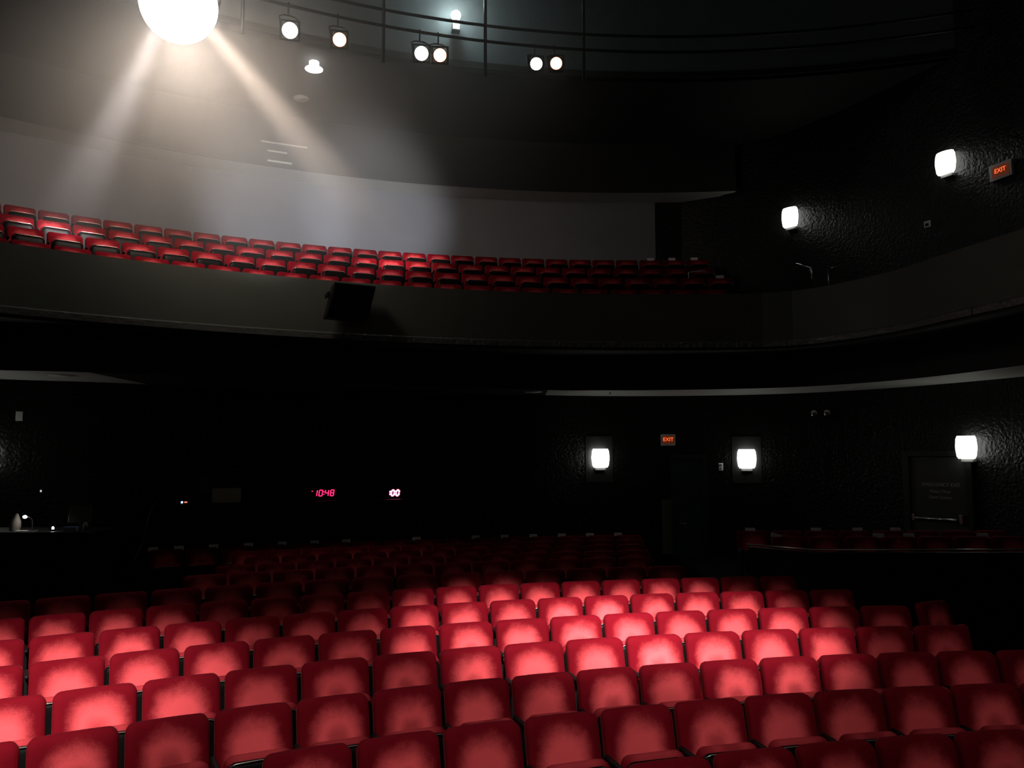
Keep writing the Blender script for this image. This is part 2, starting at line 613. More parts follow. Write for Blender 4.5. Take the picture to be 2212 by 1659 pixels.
# ceiling over the balcony, pale ring at its rear, block wall of the lighting bridge in front of it
struct(MB().prism(arc(18.0, -0.95, 0.12, 30) + arc(18.9, -0.95, 0.12, 30)[::-1], 8.5, 8.56).build('ceiling_rear_ring', M['band']))
struct(MB().sweep(arc(18.0, -0.95, 0.12, 30), [(-0.02, 8.49), (-0.02, 9.6), (0.1, 9.6), (0.1, 8.58), (0.0, 8.58), (0.0, 8.49)]).build('wall_upper_bulkhead', M['ceil']))
struct(MB().prism(arc(14.75, -1.0, 0.55, 40) + [(12, 14), (9.6, 18), (0, 18.9)] + arc(18.2, -0.95, -0.2, 16)[::-1], 9.6, 9.72).build('ceiling', M['ceil']))
struct(MB().sweep(arc(14.78, -1.0, 0.55, 40), [(0, 9.6), (0, 14), (0.15, 14), (0.15, 9.6)]).build('wall_lighting_bridge', M['concrete']))

# guard rails of the lighting bridge
def bridge(r, z):
    return [(x, y, z) for x, y in arc(r, -0.75, 0.35, 40)]
t = thing('guard_rail', 'black pipe rails and posts of the lighting bridge before the lit block wall', 'railing', (BC.x, BC.y + 13.8, 9.6))
inv = Matrix.Translation(-Vector((BC.x, BC.y + 13.8, 9.6)))
def shift(pts):
    return [inv @ Vector(p) for p in pts]
MB().tube(shift(bridge(13.85, 9.92)), 0.026, 8).build('top_rail', M['pipe'], t, True)
MB().tube(shift(bridge(13.77, 9.60)), 0.026, 8).build('lamp_pipe', M['pipe'], t, True)
for px in (525, 830, 1050, 1262):
    p = at_r(px, 60, 13.85)
    MB().tube(shift([(p.x, p.y, 9.02), (p.x, p.y, 14.0)]), 0.028, 8).build('post', M['pipe'], t, True)

# ------------------------------------------------------------------ seats
def rounded_slab(hw, z0, z1, rad, thick, puff, curve, lean, nside=6, y0=0.0):
    """upholstered slab: rounded outline in x-z, soft edges, bowed in plan and leaning back"""
    b = bmesh.new()
    cz = (z0 + z1) / 2
    hh = (z1 - z0) / 2
    rings_def = [(0.15, -thick / 2 - puff), (0.09, -thick / 2 - puff * 0.9), (0.04, -thick / 2 - puff * 0.45), (0.015, -thick / 2 + 0.006), (0.004, -thick / 2 + 0.018),
                 (0.0, -thick / 2 + 0.034), (0.0, thick / 2 - 0.03), (0.006, thick / 2 - 0.012), (0.025, thick / 2), (0.12, thick / 2)]
    rings = []
    for ins, y in rings_def:
        a, h2 = max(hw - ins, 0.02), max(hh - ins, 0.02)
        r = min(max(rad - ins * 0.5, 0.012), a, h2)
        pts = []
        for sx, sz, a0 in ((1, 1, 0), (-1, 1, PI / 2), (-1, -1, PI), (1, -1, 3 * PI / 2)):
            for k in range(nside + 1):
                th = a0 + (PI / 2) * k / nside
                pts.append((sx * (a - r) + r * math.cos(th), sz * (h2 - r) + r * math.sin(th)))
            # points along the long sides so that the slab can bow
            nx = {(1, 1): (-1, 1), (-1, 1): (-1, -1), (-1, -1): (1, -1), (1, -1): (1, 1)}[(sx, sz)]
            th = a0 + PI / 2
            p0 = pts[-1]
            p1 = (nx[0] * (a - r) + r * math.cos(th), nx[1] * (h2 - r) + r * math.sin(th))
            for k in (1, 2, 3):
                pts.append((p0[0] + (p1[0] - p0[0]) * k / 4, p0[1] + (p1[1] - p0[1]) * k / 4))
        rings.append([b.verts.new((x, y, cz + z)) for x, z in pts])
    n = len(rings[0])
    for q, w_ in zip(rings, rings[1:]):
        for k in range(n):
            b.faces.new((q[k], q[(k + 1) % n], w_[(k + 1) % n], w_[k]))
    for ring, yy in ((rings[0], rings_def[0][1] - puff * 0.1), (rings[-1], rings_def[-1][1])):
        c = b.verts.new((0, yy, cz))
        mid = [b.verts.new(((v.co.x) * 0.5, yy, cz + (v.co.z - cz) * 0.5)) for v in ring]
        for k in range(n):
            b.faces.new((ring[k], ring[(k + 1) % n], mid[(k + 1) % n], mid[k]))
            b.faces.new((mid[k], mid[(k + 1) % n], c))
    bmesh.ops.recalc_face_normals(b, faces=b.faces[:])
    for v in b.verts:
        v.co.y += -curve * (v.co.x / hw) ** 2 + y0 + (v.co.z - z1) * lean
    return b


def make_seat(name):
    root = bpy.data.objects.new(name, None)
    col.objects.link(root)
    root.empty_display_size = 0.1
    b = MB()
    b._merge(rounded_slab(0.262, 0.40, 0.86, 0.058, 0.10, 0.012, 0.022, 0.24, y0=0.05))
    b.build('backrest', M['back'], root, True)
    b = MB()
    b._merge(rounded_slab(0.232, 0.24, 0.640, 0.07, 0.085, 0.0, 0.004, 0.10, y0=-0.235))
    pan = b.build('seat_pan', M['pan'], root, True)
    b = MB()
    b._merge(rounded_slab(0.222, 0.225, 0.612, 0.07, 0.05, 0.004, 0.004, 0.10, y0=-0.285))
    b.build('pan_shell', M['shell'], pan, True)
    b = MB()
    pts = [(-0.200, -0.316, 0.597), (-0.16, -0.3155, 0.611), (0, -0.3135, 0.614), (0.16, -0.3155, 0.611), (0.200, -0.316, 0.597)]
    b.tube(pts, 0.0045, 6)
    b.build('edge_strip', M['strip'], pan, True)
    b = MB()
    b.box((-0.28, -0.17, 0.29), (0.032, 0.25, 0.58), bevel=0.008)
    b.box((-0.28, -0.17, 0.012), (0.07, 0.33, 0.024), bevel=0.006)
    b.build('side_frame', M['iron'], root)
    b = MB()
    b.box((-0.28, -0.24, 0.60), (0.036, 0.27, 0.034), bevel=0.012, seg=3)
    b.build('armrest', M['iron'], root, True)
    return root


def side_arm_right(root):
    b = MB()
    b.box((0.28, -0.17, 0.29), (0.032, 0.25, 0.58), bevel=0.008)
    b.box((0.28, -0.17, 0.012), (0.07, 0.33, 0.024), bevel=0.006)
    b.build('side_frame', M['iron'], root)
    b = MB()
    b.box((0.28, -0.24, 0.60), (0.036, 0.27, 0.034), bevel=0.012, seg=3)
    b.build('armrest', M['iron'], root, True)


random.seed(4)
def place_rows(proto, specs, make_label, group, cat='seat'):
    """SPECS: rows of (x, y, z, angle, x scale); each row in order from the left of the picture"""
    first = True
    out = []
    for k, row in enumerate(specs):
        line = []
        for i, (x, y, z, a, s) in enumerate(row):
            o = proto if first else copy_tree(proto)
            first = False
            o.location = (x, y, z)
            o.rotation_euler = (0, 0, a + random.uniform(-0.012, 0.012))
            o.scale = (s, 1, 1)
            tag(o, make_label(k, i, len(row)), cat, group)
            line.append(o)
        out.append(line)
    return out


stalls = []
for k in range(13):
    r = ROWR[k]
    line = []
    st = ROWS[k] / r
    amax = {0: 0.2, 1: 0.2, 2: 0.2, 3: -0.025, 4: -0.03, 5: -0.045, 6: -0.075}.get(k, None)
    for i in range(-30, 60):
        a = ROWP[k] + i * st
        x, y = SC.x + r * math.sin(a), SC.y + r * math.cos(a)
        z = EYE - ROWH[k] - SEAT_H
        if y < 2.5:
            continue
        px, py = project((x, y, z + SEAT_H))
        if px < -85 or px > 2290 or py > 1652:
            continue
        if amax is not None and a > amax:
            continue
        if k == 7 and x > 2.55:
            continue
        if k >= 8 and x > 2.05 + 0.1 * (k - 8):
            continue
        if k >= 8 and (x < -4.35 and y > 9.6):     # sound desk stands here
            if not (k >= 11 and x > -6.4 + 1.2 and False):
                if not (k == 12 and px > 290):
                    continue
        line.append((x, y, z, -a, ROWS[k] / 0.56))
    line.sort(key=lambda q: project((q[0], q[1], q[2] + SEAT_H))[0])
    stalls.append(line)

def stalls_label(k, i, n):
    if i == 0:
        return f'leftmost red velvet seat in the {ordinal(k + 1)} stalls row from the front'
    if i == n - 1:
        return f'rightmost red velvet seat in the {ordinal(k + 1)} stalls row from the front'
    return f'red velvet seat, {ordinal(i + 1)} from the left in {ordinal(k + 1)} stalls row from front'

proto = make_seat('theatre_seat')
placed = place_rows(proto, stalls, stalls_label, 'red velvet seats in the stalls')
for k in range(3, 13):
    if placed[k]:
        side_arm_right(placed[k][-1])

balc = []
for k in range(4):
    line = []
    r = BROW[k]
    for i in range(-12, 60):
        a = BP0[k] + (i + 0.5) * BS[k] / r
        if a > 0.088:
            continue
        x, y = BC.x + r * math.sin(a), BC.y + r * math.cos(a)
        px, py = project((x, y, EYE + BH[k]))
        if px < -40:
            continue
        line.append((x, y, BZ[k], -a, BS[k] / 0.56))
    line.sort(key=lambda q: project((q[0], q[1], q[2] + SEAT_H))[0])
    balc.append(line)

def balc_label(k, i, n):
    which = ('front', 'second', 'third', 'rear')[k]
    if i == 0:
        return f'leftmost red seat in the {which} row of the balcony'
    if i == n - 1:
        return f'rightmost red seat in the {which} row of the balcony'
    return f'red balcony seat, {ordinal(i + 1)} from the left in the {which} balcony row'

proto_b = copy_tree(proto)
proto_b.name = 'balcony_seat'
for c in proto_b.children:
    if c.name.startswith('seat_pan'):
        c.location.z = 0.062      # these pans sit a little higher against the backs
placed_b = place_rows(proto_b, balc, balc_label, 'red velvet seats in the balcony')
for row in placed_b:
    for o in row:
        o.name = 'balcony_seat'
    side_arm_right(row[-1])

# raised side platform behind a low rail, with two rows of seats
PZ = 1.49 - SEAT_H
RP = [at_z(1615, 1174, 1.45), at_z(1755, 1186, 1.45), at_z(2200, 1187, 1.45)]
RP.append(Vector((8.45, RP[2].y - 0.05, 1.45)))
plan = [(p.x, p.y) for p in RP]
wp = [p for p in W_LOW if p[0] > 3.0 and p[1] > plan[-1][1] + 0.05]
struct(MB().prism([(plan[0][0], plan[0][1] + 0.06), (plan[1][0] + 0.03, plan[1][1] + 0.06), (8.5, plan[2][1] + 0.06)] + wp[::-1] + [(plan[0][0], 17.0)], 0.0, PZ).build('floor_side_platform', M['carpet']))
struct(MB().sweep(plan, [(0, 0.0), (0, 1.40), (0.06, 1.40), (0.06, 0.0)]).build('wall_platform', M['wall']))
t = MB().tube([(p.x, p.y + 0.03, 1.43) for p in RP], 0.012, 8).build('handrail', M['strip'], None, True)
tag(t, 'thin bare metal handrail along the low black wall of the side platform', 'handrail')
plat = [[], []]
for i in range(8):
    plat[1].append((3.75 + 0.53 * i, 13.0, PZ, 0.02, 0.95))
    plat[0].append((3.99 + 0.53 * i, 12.05, PZ, 0.02, 0.95))
proto_p = copy_tree(proto)
placed_p = place_rows(proto_p, plat, lambda k, i, n: f'dim red seat on the side platform, {ordinal(i + 1)} from left in its {("front", "rear")[k]} row', 'red velvet seats on the side platform')
# two end seats of the angled side block
proto_s = copy_tree(proto)
place_rows(proto_s, [[(4.78, 9.55, floor_z(17.5), 0.5, 0.98)], [(5.75, 8.6, floor_z(16.6), 0.5, 0.98)]],
           lambda k, i, n: ('dim red end seat of the angled side block, close below the platform wall', 'dim red end seat of the angled side block, beside the fourth stalls row')[k], 'end seats of the side block')

# ------------------------------------------------------------------ paper tags on seats
def paper_tag(loc, rz, label, group, tilt=0.0, fold=True):
    b = MB()
    b.box((0, -0.012, 0.028), (0.15, 0.003, 0.065), Matrix.Rotation(-0.22, 4, 'X'))
    b.box((0, 0.020, 0.028), (0.15, 0.003, 0.065), Matrix.Rotation(0.22, 4, 'X'))
    o = b.build('paper_tag', M['paper'])
    o.location = loc
    o.rotation_euler = (0, tilt, rz)
    return tag(o, label, 'paper tag', group)

def nearest(rows, px):
    best = None
    for row in rows:
        for o in row:
            q = project(o.location + Vector((0, 0, SEAT_H)))
            if best is None or abs(q[0] - px) < best[0]:
                best = (abs(q[0] - px), o)
    return best[1]

used = set()
nt_ = 0
xs = [(312, 0), (394, 0), (460, 0), (536, 0.0), (613, 0), (685, 0), (748, 0), (894, 0), (1028, 0), (1087, 0.05), (1152, 0), (1214, 0), (1271, 0), (1328, 0)]
for i, (px, tl) in enumerate(xs):
    o = nearest([placed[12]], px)
    a = o.rotation_euler[2]
    d = Vector((-math.sin(a), math.cos(a), 0))
    tang = Vector((math.cos(a), math.sin(a), 0))
    q = project(o.location + Vector((0, 0, SEAT_H)))
    off = max(-0.2, min(0.2, (px - q[0]) / FPX * o.location.y))
    p = o.location + Vector((0, 0, SEAT_H - 0.015)) + d * 0.045 + tang * off
    lab = ('leftmost' if i == 0 else 'rightmost' if i == 13 else ordinal(i + 1) + ' from the left') + ' of the white paper tags along the rearmost stalls row'
    paper_tag(p, a, lab, 'paper tags on the rearmost stalls row', tl)
for i, (px, k, tl) in enumerate([(1622, 1, 0), (1678, 0, 0.3), (1765, 1, 0), (1855, 1, 0), (1900, 0, 0), (1937, 1, 0), (1966, 0, 0), (2126, 0, 0)]):
    o = nearest([placed_p[k]], px)
    q = project(o.location + Vector((0, 0, SEAT_H)))
    p = o.location + Vector(((px - q[0]) / FPX * o.location.y, 0.045, SEAT_H - 0.015))
    lab = ('leftmost' if i == 0 else 'rightmost' if i == 7 else ordinal(i + 1) + ' from the left') + ' of the white paper tags on the side platform seats'
    paper_tag(p, 0.02, lab, 'paper tags on the side platform seats', tl)
for i, (px, k) in enumerate([(1406, 3), (1452, 3), (1500, 3), (1553, 1)]):
    o = nearest([placed_b[k]], px)
    a = o.rotation_euler[2]
    d = Vector((-math.sin(a), math.cos(a), 0))
    p = o.location + Vector((0, 0, SEAT_H - 0.015)) + d * 0.02
    if k == 3:
        q = project(p)
        p += Vector((max(-0.22, min(0.22, (px - q[0]) / FPX * p.y)), 0, 0))
    lab = ('leftmost white paper tag in the dark end of the balcony rear row', 'middle white paper tag in the dark end of the balcony rear row',
           'rightmost white paper tag in the dark end of the balcony rear row', 'white paper tag at the dark end of the second balcony row')[i]
    paper_tag(p, a, lab, 'paper tags on balcony seats')

# ------------------------------------------------------------------ wall lamps
def wall_lamp(px, py, path, label, plate=True, h=0.38):
    p, ang = on_wall(px, py, path)
    if abs(math.cos(ang)) > 0 and math.cos(ang) < 0:
        ang += PI
    t = thing('wall_lamp', label, 'lamp', p, ang, 'opal wall lamps')
    if plate:
        MB().box((0, -0.012, -0.02), (0.58, 0.022, 0.95), bevel=0.004).build('backplate', M['frame'], t)
    MB().box((0, -0.06, -h / 2 - 0.03), (0.22, 0.10, 0.06), bevel=0.01).build('bracket', M['grey'], t)
    b = MB()
    n = 20
    prof = [(0.0, -h / 2), (0.140, -h / 2), (0.168, -h / 2 + 0.04), (0.186, -0.03), (0.188, 0.02), (0.176, h / 2 - 0.05), (0.155, h / 2), (0.0, h / 2)]
    m = Matrix.Translation((0, -0.115, 0)) @ Matrix.Diagonal((1, 0.55, 1, 1))
    b.lathe(prof, 28, m)
    b.build('opal_shade', M['shade'], t, True)
    return t

wall_lamp(1294, 990, W_LOW, 'lit opal wall lamp on the rear stalls wall, before the exit sign')
wall_lamp(1613, 992, W_LOW, 'lit opal wall lamp on a tall dark plate, beyond the exit sign')
wall_lamp(2097, 968, W_LOW, 'lit opal wall lamp on the rough black wall above the lettered door', False)
wall_lamp(1714, 473, W_UP, 'lit opal wall lamp high at the balcony rear corner', False, 0.40)
wall_lamp(2053, 356, W_UP, 'lit opal wall lamp beside the upper exit sign', False, 0.38)
wall_lamp(-36, 984, W_LOW, 'lit opal wall lamp beyond the sound desk at the left wall', False)

# ------------------------------------------------------------------ exit signs
def exit_sign(px, py, path, label, w_=0.29, h=0.235):
    p, ang = on_wall(px, py, path)
    if math.cos(ang) < 0:
        ang += PI
    t = thing('exit_sign', label, 'exit sign', p, ang, 'lit exit signs')
    b = MB()
    b.box((0, -0.03, 0), (w_, 0.06, h), bevel=0.006)
    b.build('housing', M['exit_rim'], t)
    MB().box((0, -0.061, 0.002), (w_ * 0.76, 0.004, h * 0.70)).build('face', M['exit_face'], t)
    text('EXIT', 0.105, M['exit_red'], t, (0, -0.066, 0.008))
    return t

exit_sign(1443, 951, W_LOW, 'small red exit sign above the navy door at the rear of the stalls')
exit_sign(2168, 371, W_UP, 'small red exit sign high on the balcony side wall', 0.42, 0.27)

# ------------------------------------------------------------------ doors
p, ang = on_wall(1486, 1050, W_LOW)
dz0 = floor_z(99)
t = bpy.data.objects.new('door_1', None)
col.objects.link(t)
t.location = (p.x, p.y, dz0)
t.rotation_euler = (0, 0, ang)
struct(t)
MB().box((0.02, -0.02, 1.17), (0.56, 0.04, 2.34)).build('door_leaf', M['door_blue'], t)
b = MB()
b.box((-0.30, -0.05, 1.18), (0.08, 0.10, 2.36))
b.box((0.34, -0.05, 1.18), (0.08, 0.10, 2.36))
b.box((0.02, -0.05, 2.38), (0.74, 0.10, 0.09))
b.build('door_frame', M['frame'], t)
MB().tube([(-0.18, -0.04, 1.02), (-0.18, -0.09, 1.02), (-0.06, -0.09, 1.02)], 0.012, 8).build('door_handle', M['grey'], t, True)
p, ang = on_wall(1444, 1100, W_LOW)
struct(MB().box((0, -0.03, 0.95), (0.27, 0.06, 1.1)).build('trim_2', mat('olive_wall_board', (0.10, 0.10, 0.07), 0.7), None, False, (p.x, p.y, dz0), ang))

p, ang = on_wall(2032, 1060, W_LOW)
if math.cos(ang) < 0:
    ang += PI
DA = ang
t = bpy.data.objects.new('door_2', None)
col.objects.link(t)
t.location = (p.x, p.y, PZ)
t.rotation_euler = (0, 0, DA)
struct(t)
MB().box((0.0, -0.05, 1.0), (1.02, 0.05, 2.0)).build('door_leaf', M['door'], t)
b = MB()
for x in (-0.58, 0.58):
    b.box((x, -0.05, 1.02), (0.11, 0.14, 2.06))
b.box((0, -0.05, 2.06), (1.27, 0.14, 0.09))
b.build('door_frame', M['frame'], t)
ls = text('EMERGENCY EXIT', 0.088, M['letter'], t, (0.06, -0.078, 1.52))
text('Please Close', 0.074, M['letter'], t, (0.04, -0.078, 1.405))
text('Door Quietly', 0.074, M['letter'], t, (0.04, -0.078, 1.305))
b = MB()
b.tube([(-0.40, -0.13, 0.93), (0.36, -0.13, 0.93)], 0.026, 10)
b.build('panic_bar', M['chrome'], t, True)
b = MB()
b.box((0.44, -0.115, 0.95), (0.07, 0.09, 0.16), bevel=0.01)
b.box((-0.44, -0.115, 0.94), (0.06, 0.09, 0.12), bevel=0.01)
b.build('latch_case', M['chrome'], t)

# ------------------------------------------------------------------ small wall fittings
def plate(px, py, path, w_, h, material, name, label, cat, depth=0.02):
    p, ang = on_wall(px, py, path)
    if math.cos(ang) < 0:
        ang += PI
    t = thing(name, label, cat, p, ang)
    MB().box((0, -depth / 2, 0), (w_, depth, h), bevel=0.004).build('cover', material, t)
    return t

t = plate(1557, 1009, W_LOW, 0.09, 0.15, M['white'], 'light_switch', 'small pale double switch plate beside the far wall lamp', 'switch')
for z in (-0.032, 0.032):
    MB().box((0, -0.026, z), (0.03, 0.014, 0.035), bevel=0.003).build('toggle', M['grey'], t)
t = plate(2005, 486, W_UP, 0.13, 0.12, M['white'], 'switch_plate', 'small pale plate on the balcony side wall below its lamp', 'switch')
MB().box((0.0, -0.024, -0.01), (0.07, 0.01, 0.05), bevel=0.003).build('toggle', M['can'], t)
t = plate(42, 897, W_LOW, 0.10, 0.15, M['paper'], 'notice_sheet', 'small pale sheet on the wall high above the sound desk', 'notice')

def twin_light(px, py, path, label, gap=0.25):
    p, ang = on_wall(px, py, path)
    if math.cos(ang) < 0:
        ang += PI
    t = thing('emergency_light', label, 'emergency light', p, ang, 'unlit emergency lights')
    MB().box((0, -0.05, -0.10), (0.34, 0.10, 0.16), bevel=0.01).build('battery_box', M['can'], t)
    for s in (-1, 1):
        m = Matrix.Translation((s * gap / 2, -0.12, 0.02)) @ Matrix.Rotation(PI / 2, 4, 'X')
        MB().lathe([(0.0, -0.05), (0.035, -0.05), (0.06, 0.0), (0.062, 0.035), (0.05, 0.045), (0.0, 0.03)], 16, m).build('lamp_head', M['chrome'], t, True)
    return t

twin_light(1778, 896, W_LOW, 'twin-headed emergency light glinting on the dark rear wall')
twin_light(1584, 408, W_UP, 'small twin emergency light high on the balcony rear wall', 0.12)

# ------------------------------------------------------------------ ceiling downlights
def downlight(p, label, r=0.16, lit=False):
    t = thing('downlight', label, 'ceiling light', p, 0, 'round recessed ceiling lights')
    MB().lathe([(r * 0.72, -0.002), (r, -0.006), (r * 1.04, 0.001), (r * 1.04, 0.012), (r * 0.72, 0.012)], 28).build('rim', M['white'], t, True)
    MB().lathe([(0.0, -0.003), (r * 0.74, -0.003), (r * 0.74, 0.01), (0, 0.01)], 28).build('diffuser', M['white'], t, True)
    return t

downlight(at_z(1152, 847, 3.895), 'round unlit ceiling light above the rear stalls lamps', 0.17)
downlight(at_z(1822, 839, 3.895), 'round unlit ceiling light under the balcony beside the twin emergency light', 0.18)
downlight(at_z(137, 810, 3.895), 'round pale ceiling light above the sound desk', 0.20)
downlight(at_z(652, 212, 9.595), 'round unlit light in the high ceiling over the balcony', 0.145)
p = at_z(1318, 848, 3.895)
t = thing('sprinkler', 'tiny sprinkler head on the pale ceiling ring between two wall lamps', 'sprinkler', p)
MB().lathe([(0.0, -0.035), (0.03, -0.033), (0.03, -0.028), (0.008, -0.026), (0.012, 0.0), (0.0, 0.004)], 12).build('nozzle', M['grey'], t, True)

# lit fitting hanging from the high ceiling
p = at_z(680, 135, 9.585)
t = thing('ceiling_lamp', 'small glaring lamp with a wide rim hanging under the high ceiling', 'lamp', p)
MB().lathe([(0.0, 0.02), (0.085, 0.02), (0.085, -0.08), (0.08, -0.09), (0.0, -0.09)], 20).build('neck', M['lens'], t, True)
MB().lathe([(0.08, -0.08), (0.155, -0.112), (0.155, -0.12), (0.10, -0.124), (0.0, -0.124)], 24).build('rim', M['lens'], t, True)

# ------------------------------------------------------------------ lamp hung on the block wall
p = at_r(985, 38, 14.70)
ang = -math.atan2(p.x - BC.x, p.y - BC.y)
t = thing('bulkhead_lamp', 'bare lit globe lamp on the grey block wall behind the rails', 'lamp', p, ang)
MB().lathe([(0.0, -0.085), (0.05, -0.07), (0.08, -0.03), (0.088, 0.01), (0.075, 0.055), (0.04, 0.085), (0.0, 0.092)], 20, Matrix.Translation((0, -0.06, 0))).build('globe', M['bulb'], t, True)
MB().lathe([(0.0, -0.13), (0.045, -0.13), (0.05, -0.08), (0.0, -0.08)], 16, Matrix.Translation((0, -0.06, 0))).build('lamp_holder', M['grey'], t, True)
MB().box((0, -0.05, -0.20), (0.13, 0.12, 0.15), bevel=0.01).build('junction_box', M['white'], t)
MB().box((0, -0.055, -0.285), (0.14, 0.13, 0.02)).build('box_lid', M['can'], t)
lamp('globe_light', 'POINT', p + Vector((0.02, -0.22, 0.02)), 22, (0.82, 1, 0.97), size=0.08)

# ------------------------------------------------------------------ stage lanterns under the lamp pipe
def lantern(px, py, label, warm=False, r=0.112, aim=(0.0, -1.0, 2.0), square=True, pipe_r=13.77):
    p = at_r(px, py, 13.62)
    d = (Vector(aim) - p).normalized()
    t = thing('stage_lantern', label, 'stage light', p, 0, 'lit stage lanterns on the lighting bridge')
    q = d.to_track_quat('Z', 'Y').to_matrix().to_4x4()
    MB().lathe([(0.0, -0.38), (0.07, -0.37), (0.10, -0.30), (0.115, -0.12), (r + 0.012, -0.01), (r + 0.012, 0.02), (r, 0.02)], 24, q).build('housing', M['can'], t, True)
    lens_m = M['lens_warm'] if warm else M['lens']
    MB().lathe([(0.0, 0.014), (r * 0.6, 0.010), (r * (0.94 if warm else 1.0), 0.0), (r, -0.02), (0, -0.02)], 28, q).build('lens', lens_m, t, True)
    if warm:
        b = MB()
        b.lathe([(r * 0.93, 0.004), (r * 1.02, 0.006), (r * 1.02, -0.004), (r * 0.93, -0.004)], 28, q)
        b.build('gel_edge', M['amber'], t, True)
    if square:
        b = MB()
        s = r + 0.028
        for sx, sz, lx, lz in ((0, s - 0.01, 2 * s, 0.03), (0, -s + 0.01, 2 * s, 0.03), (s - 0.01, 0, 0.03, 2 * s), (-s + 0.01, 0, 0.03, 2 * s)):
            b.box((0, 0, 0), (lx, lz, 0.012), q @ Matrix.Translation((sx, sz, -0.012)))
        b.build('gel_frame', M['can'], t)
    # yoke and hook clamp up to the pipe
    a = math.atan2(p.x - BC.x, p.y - BC.y)
    hook = Vector((BC.x + pipe_r * math.sin(a), BC.y + pipe_r * math.cos(a), 9.60)) - p
    side_v = Vector((math.cos(a), -math.sin(a), 0))
    c = -d * 0.12
    top = Vector((hook.x, hook.y, hook.z - 0.16)) * 1.0
    top.z = max(top.z, 0.14)
    w0 = 0.14
    pts = [c + side_v * w0, c + side_v * w0 + (top - c) * 0.85, c * 0.0 + top + side_v * 0.07, top - side_v * 0.07, c - side_v * w0 + (top - c) * 0.85, c - side_v * w0]
    MB().tube(pts, 0.012, 6).build('yoke', M['pipe'], t, True)
    b = MB()
    b.tube([top, hook + Vector((0, 0, -0.03))], 0.014, 6)
    b.tube([hook + Vector((0, 0.03, -0.02)), hook + Vector((0, 0.035, 0.03)), hook + Vector((0, -0.0, 0.045)), hook + Vector((0, -0.035, 0.02))], 0.012, 6)
    b.build('hook_clamp', M['pipe'], t, True)
    return t

lantern(628, 65, 'white-lit stage lantern just right of the glaring flood lamp', False, 0.118)
lantern(735, 85, 'amber-edged stage lantern alone between the flood lamp and the lit wall', True, 0.108)
lantern(912, 115, 'white-lit stage lantern, left one of the pair under the globe lamp', False, 0.110)
lantern(952, 119, 'amber-edged stage lantern, right one of the pair under the globe lamp', True, 0.108)
lantern(1160, 138, 'white-lit stage lantern, left one of the pair in the dark', False, 0.100)
lantern(1203, 137, 'amber-lit stage lantern, right one of the pair in the dark', True, 0.102)

# the glaring flood lamp
p = at_r(388, 8, 13.3)
aim = Vector((-0.5, -1.0, 2.0))
d = (aim - p).normalized()
q = d.to_track_quat('Z', 'Y').to_matrix().to_4x4()
FL = p.copy()
t = thing('flood_lamp', 'big glaring flood lamp at the top left of the photo', 'stage light', p)
MB().lathe([(0.0, -0.55), (0.12, -0.54), (0.22, -0.42), (0.40, -0.15), (0.50, -0.02), (0.52, 0.02), (0.49, 0.02)], 32, q).build('housing', M['can'], t, True)
MB().lathe([(0.0, 0.07), (0.25, 0.062), (0.5, 0.04), (0.515, 0.025), (0.515, 0.022), (0, 0.022)], 48, q).build('lens', M['flood'], t, True)
a = math.atan2(p.x - BC.x, p.y - BC.y)
sv = Vector((math.cos(a), -math.sin(a), 0))
bk = -d * 0.2
MB().tube([bk + sv * 0.5, bk + sv * 0.55 + Vector((0, 0.2, 0.62)), bk - sv * 0.55 + Vector((0, 0.2, 0.62)), bk - sv * 0.5], 0.02, 8).build('yoke', M['pipe'], t, True)
MB().tube([bk + Vector((0, 0.2, 0.62)), bk + Vector((0, 0.25, 4.6))], 0.02, 8).build('hanger', M['pipe'], t, True)
lamp('flood_light', 'SPOT', p + Vector((0.1, -0.15, -0.45)), 1300, (1, 0.84, 0.70), p + Vector((-0.5, 2.0, -0.6)), 0.6, 150, 1.0)
lamp('flood_beam', 'SPOT', p + d * 0.3 + Vector((-0.1, 0, 0)), 4600, (1.0, 0.92, 0.93), at_r(140, 480, 16.5), 0.10, 17, 1.0)
lamp('flood_beam', 'SPOT', p + d * 0.3 + Vector((0.15, 0, 0)), 7000, (1, 0.80, 0.66), at_r(850, 540, 17.0), 0.10, 15, 1.0)

# ------------------------------------------------------------------ speaker hung on the balcony front
p = at_r(757, 652, 14.10)
a = math.atan2(p.x - BC.x, p.y - BC.y)
t = thing('loudspeaker', 'black tilted loudspeaker hung on the balcony front', 'loudspeaker', p, 0, None, (0, R_(1.5), -a))
def skew(b):
    for v in b.bm.verts:
        v.co.x += v.co.z * 0.2
    return b
skew(MB().box((0, 0.05, 0), (0.66, 0.30, 0.56), bevel=0.012)).build('cabinet', M['can'], t)
skew(MB().box((0, -0.108, 0), (0.60, 0.02, 0.50), bevel=0.006)).build('grille', M['grille'], t)
for s in (-1, 1):
    MB().box((s * 0.345, 0.12, 0.10), (0.03, 0.28, 0.06)).build('bracket', M['iron'], t)

# ------------------------------------------------------------------ air slots high at the rear
for i, (px, py, w_) in enumerate([(615, 312, 0.95), (600, 328, 0.4), (605, 350, 0.5)]):
    p = at_r(px, py, 17.97)
    a = -math.atan2(p.x - BC.x, p.y - BC.y)
    t = thing('air_vent', ('long thin air slot, highest of three above the balcony', 'short air slot, middle of three above the balcony', 'air slot, lowest of three above the balcony')[i], 'vent', p, a, 'air slots above the balcony')
    MB().box((0, -0.01, 0), (w_, 0.04, 0.05), bevel=0.004).build('slot_frame', M['grey'], t)
    MB().box((0, -0.035, -0.004), (w_ * 0.94, 0.012, 0.022)).build('slat', M['band'], t)

